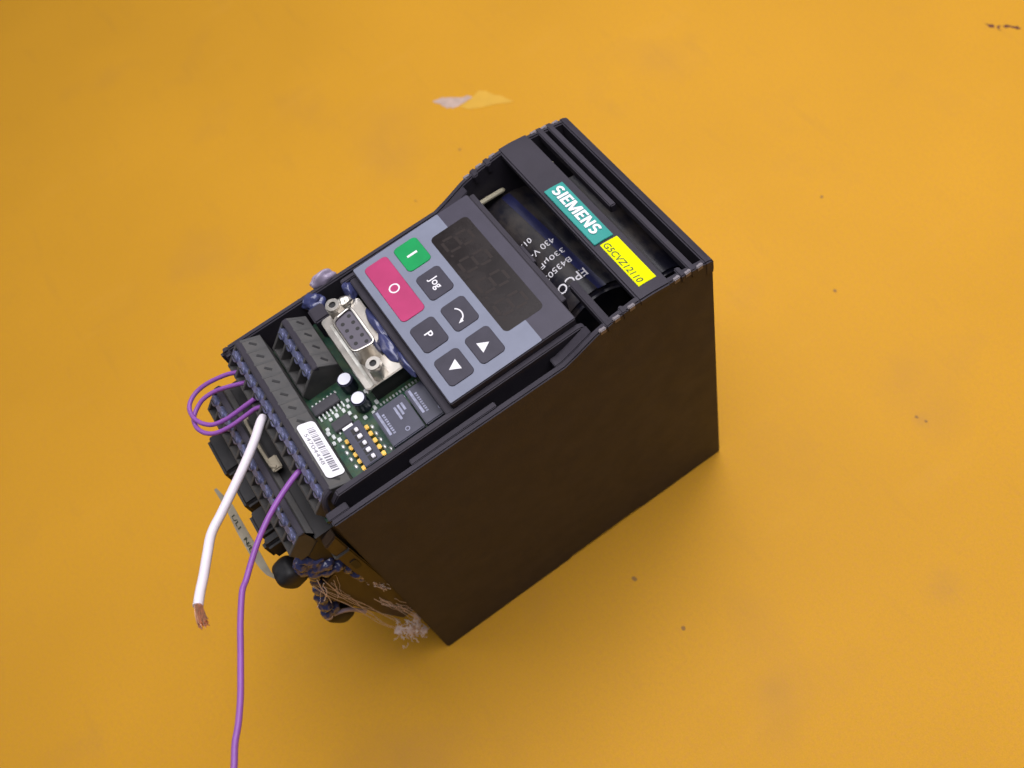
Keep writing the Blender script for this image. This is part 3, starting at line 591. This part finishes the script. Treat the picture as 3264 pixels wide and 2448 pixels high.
for i in range(3): thread((64.8, 1 + rnd.uniform(-2, 2), 96 + rnd.uniform(-3, 3)), (65, -3 + rnd.uniform(-3, 3), 80 + rnd.uniform(-5, 4)), rnd.uniform(.06, .16), 1.5)
for i in range(4): thread((64.6, 4 + rnd.uniform(-2, 2), 92 + rnd.uniform(-3, 1)), (64.8, 2 + rnd.uniform(-2, 2), 78 + rnd.uniform(-3, 3)), rnd.uniform(.05, .1), 0)
for i in range(12): thread((67.5, 11.5 + rnd.uniform(-1, 1.5), 82 + rnd.uniform(-3, 2)), (68.8, 14.2 + rnd.uniform(-1, 1.2), 73 + rnd.uniform(-3, 3)), rnd.uniform(.06, .16), 0)
for i in range(10): thread((67, 9.5 + rnd.uniform(-2, 3), 62 + rnd.uniform(-3, 5)), (71, 16 + rnd.uniform(-3, 1), 42 + rnd.uniform(-8, 4)), rnd.uniform(.06, .15), 0)
for i in range(70):
    c = Vector((67 + rnd.uniform(-1, 4), 4 + rnd.uniform(0, 10), 27 + rnd.uniform(-7, 9)))
    thread(c, c + Vector((rnd.uniform(-2, 2), rnd.uniform(-3, 3), rnd.uniform(-3, 3))), rnd.uniform(.06, .2), 0, 4)
obj('dust_fluff', mb, FLUFFM, drv, kind='stuff')
mb = MB()
for (c, r, s) in (((67.5, 5.5, 31), (2.2, 2.6, 1.8), 1), ((68.5, 8.5, 27), (2.2, 2.0, 2.4), 2), ((69.5, 12, 21.5), (2, 2.2, 2.8), 3), ((70.0, 15, 37.5), (2.0, 2.4, 3.2), 4)): mb.blob(c, tuple(q * .5 for q in r), s, .55, 3, 2.8)
obj('fluff_clump', mb, FLUFFM, drv)
# hot glue around the serial port and keypad edge
for (c, r, s, m) in (((2.6, 47.6, 132.6), (2.6, 3.4, 2.4), 9, GLUE), ((4.2, 48.2, 131.5), (2.4, 3.0, 2.4), 10, GLUE), ((-1.0, 54.2, 133.6), (2.2, 4.2, 3.6), 11, GLUEP), ((9.0, 58.8, 134.5), (3.4, 2.0, 3.0), 12, GLUE),
                        ((26.0, 59.6, 134.6), (7.0, 1.5, 2.0), 13, GLUE), ((34.0, 58.6, 134.2), (6.0, 2.6, 1.9), 14, GLUE), ((42.0, 60.0, 134.6), (6.5, 1.5, 2.0), 15, GLUE), ((11.5, 55.6, 134.3), (2.6, 2.6, 2.0), 16, TIN)):
    mb = MB(); mb.blob(c, r, s, .15, 3, 1.4); obj('glue_blob' if m is not TIN else 'flange_corner', mb, m, drv, smooth=170)
mb = MB(); mb.box(5.8, 11.8, 44.6, 49.8, PZ, 134.2, .5); obj('port_bracket', mb, PLASTIC, drv)

# ================================================================== wires
def wire(name, pts, r, m, label, group=None):
    e = empty(name, pts[0], label, 'wire', group)
    rw = random.Random(len(pts)); pts = [pts[0], pts[1]] + [tuple(c + rw.uniform(-.14, .14) for c in q) for q in pts[2:-1]] + [pts[-1]]
    mb = MB(); mb.tube(pts, r, 16, 6); obj('insulation', mb, m, e); return e
LOOP1 = [(9.22, 18.19, 132.0), (8.03, 16.63, 131.04), (5.96, 13.05, 130.14), (3.98, 8.23, 129.35), (3.58, 3.96, 128.71), (4.69, 0.75, 128.26), (6.94, -1.2, 128.03), (9.96, -1.74, 128.03), (13.54, -0.81, 128.26), (17.44, 2.07, 128.71), (19.28, 6.36, 129.35), (19.95, 10.46, 130.14), (20.24, 13.99, 131.04), (20.91, 17.34, 132.0)]
LOOP2 = [(14.17, 17.82, 132.0), (12.64, 16.37, 130.89), (9.76, 11.91, 129.83), (7.81, 7.43, 128.88), (7.24, 3.38, 128.09), (8.34, 0.31, 127.5), (10.33, -1.82, 127.13), (12.56, -2.6, 127.0), (15.16, -2.18, 127.13), (18.25, -0.57, 127.5), (20.64, 2.25, 128.09), (22.18, 6.74, 128.88), (22.63, 12.21, 129.83), (23.19, 15.66, 130.89), (24.71, 17.86, 132.0)]
WHITE = [(27.6, 16.53, 131.0), (29.41, 15.24, 132.2), (34.46, 11.42, 133.4), (39.69, 6.41, 134.6), (44.9, 1.13, 135.8), (50.58, -5.36, 137.0), (55.22, -10.15, 138.2), (60.49, -13.21, 139.4), (66.07, -16.42, 140.6), (70.06, -18.46, 141.8), (73.87, -20.19, 143.0)]
COPP = [(73.0, -19.9, 142.8), (75.71, -20.42, 143.33), (78.05, -20.69, 143.67), (80.45, -20.69, 144.0)]
PURPLE = [(50.69, 18.12, 132.0), (51.21, 16.72, 132.44), (53.13, 12.91, 132.89), (55.54, 8.9, 133.33), (58.62, 4.22, 133.78), (62.58, -0.47, 134.22), (67.06, -4.8, 134.67), (71.17, -8.37, 135.11), (73.96, -10.57, 136.0), (81.31, -14.39, 136.44), (87.6, -17.03, 136.89), (93.66, -19.66, 137.33), (99.45, -22.36, 137.78), (104.79, -25.38, 138.22), (108.9, -27.85, 138.67), (113.77, -30.32, 139.11), (119.77, -34.08, 139.56), (128.81, -38.63, 140.0)]
wire('jumper_wire', LOOP1, .70, WPURP, 'outer purple jumper loop, plugged in nearest the end of the terminal row', 'purple jumper loops')
wire('jumper_wire', LOOP2, .70, WPURP, 'inner purple jumper loop, hanging lower and plugged in beside the white wire', 'purple jumper loops')
ww = wire('white_wire', WHITE, 1.36, WWHITE, 'short thick white wire with a stripped copper end sticking out of the terminals')
rnd = random.Random(5); mb = MB()
for k in range(44):
    a = rnd.uniform(0, 6.28); rad = 1.0 * math.sqrt(rnd.random()); ln = rnd.uniform(.75, 1.05); tw = rnd.uniform(.8, 1.8); pts = []
    for i, q in enumerate(COPP):
        t = i / 3; aa = a + tw * t; rr_ = rad * (1 + .35 * t)
        v = Vector(COPP[0]).lerp(Vector(q), ln); pts.append((v.x + rr_ * .2 * math.cos(aa), v.y + rr_ * math.cos(aa), v.z + rr_ * math.sin(aa)))
    mb.tube(pts, .15, 6, 4)
obj('copper_strands', mb, COPPER, ww)
wire('purple_wire', PURPLE, .84, WPURP, 'long purple wire running from the terminals down past the bottom edge of the photo')
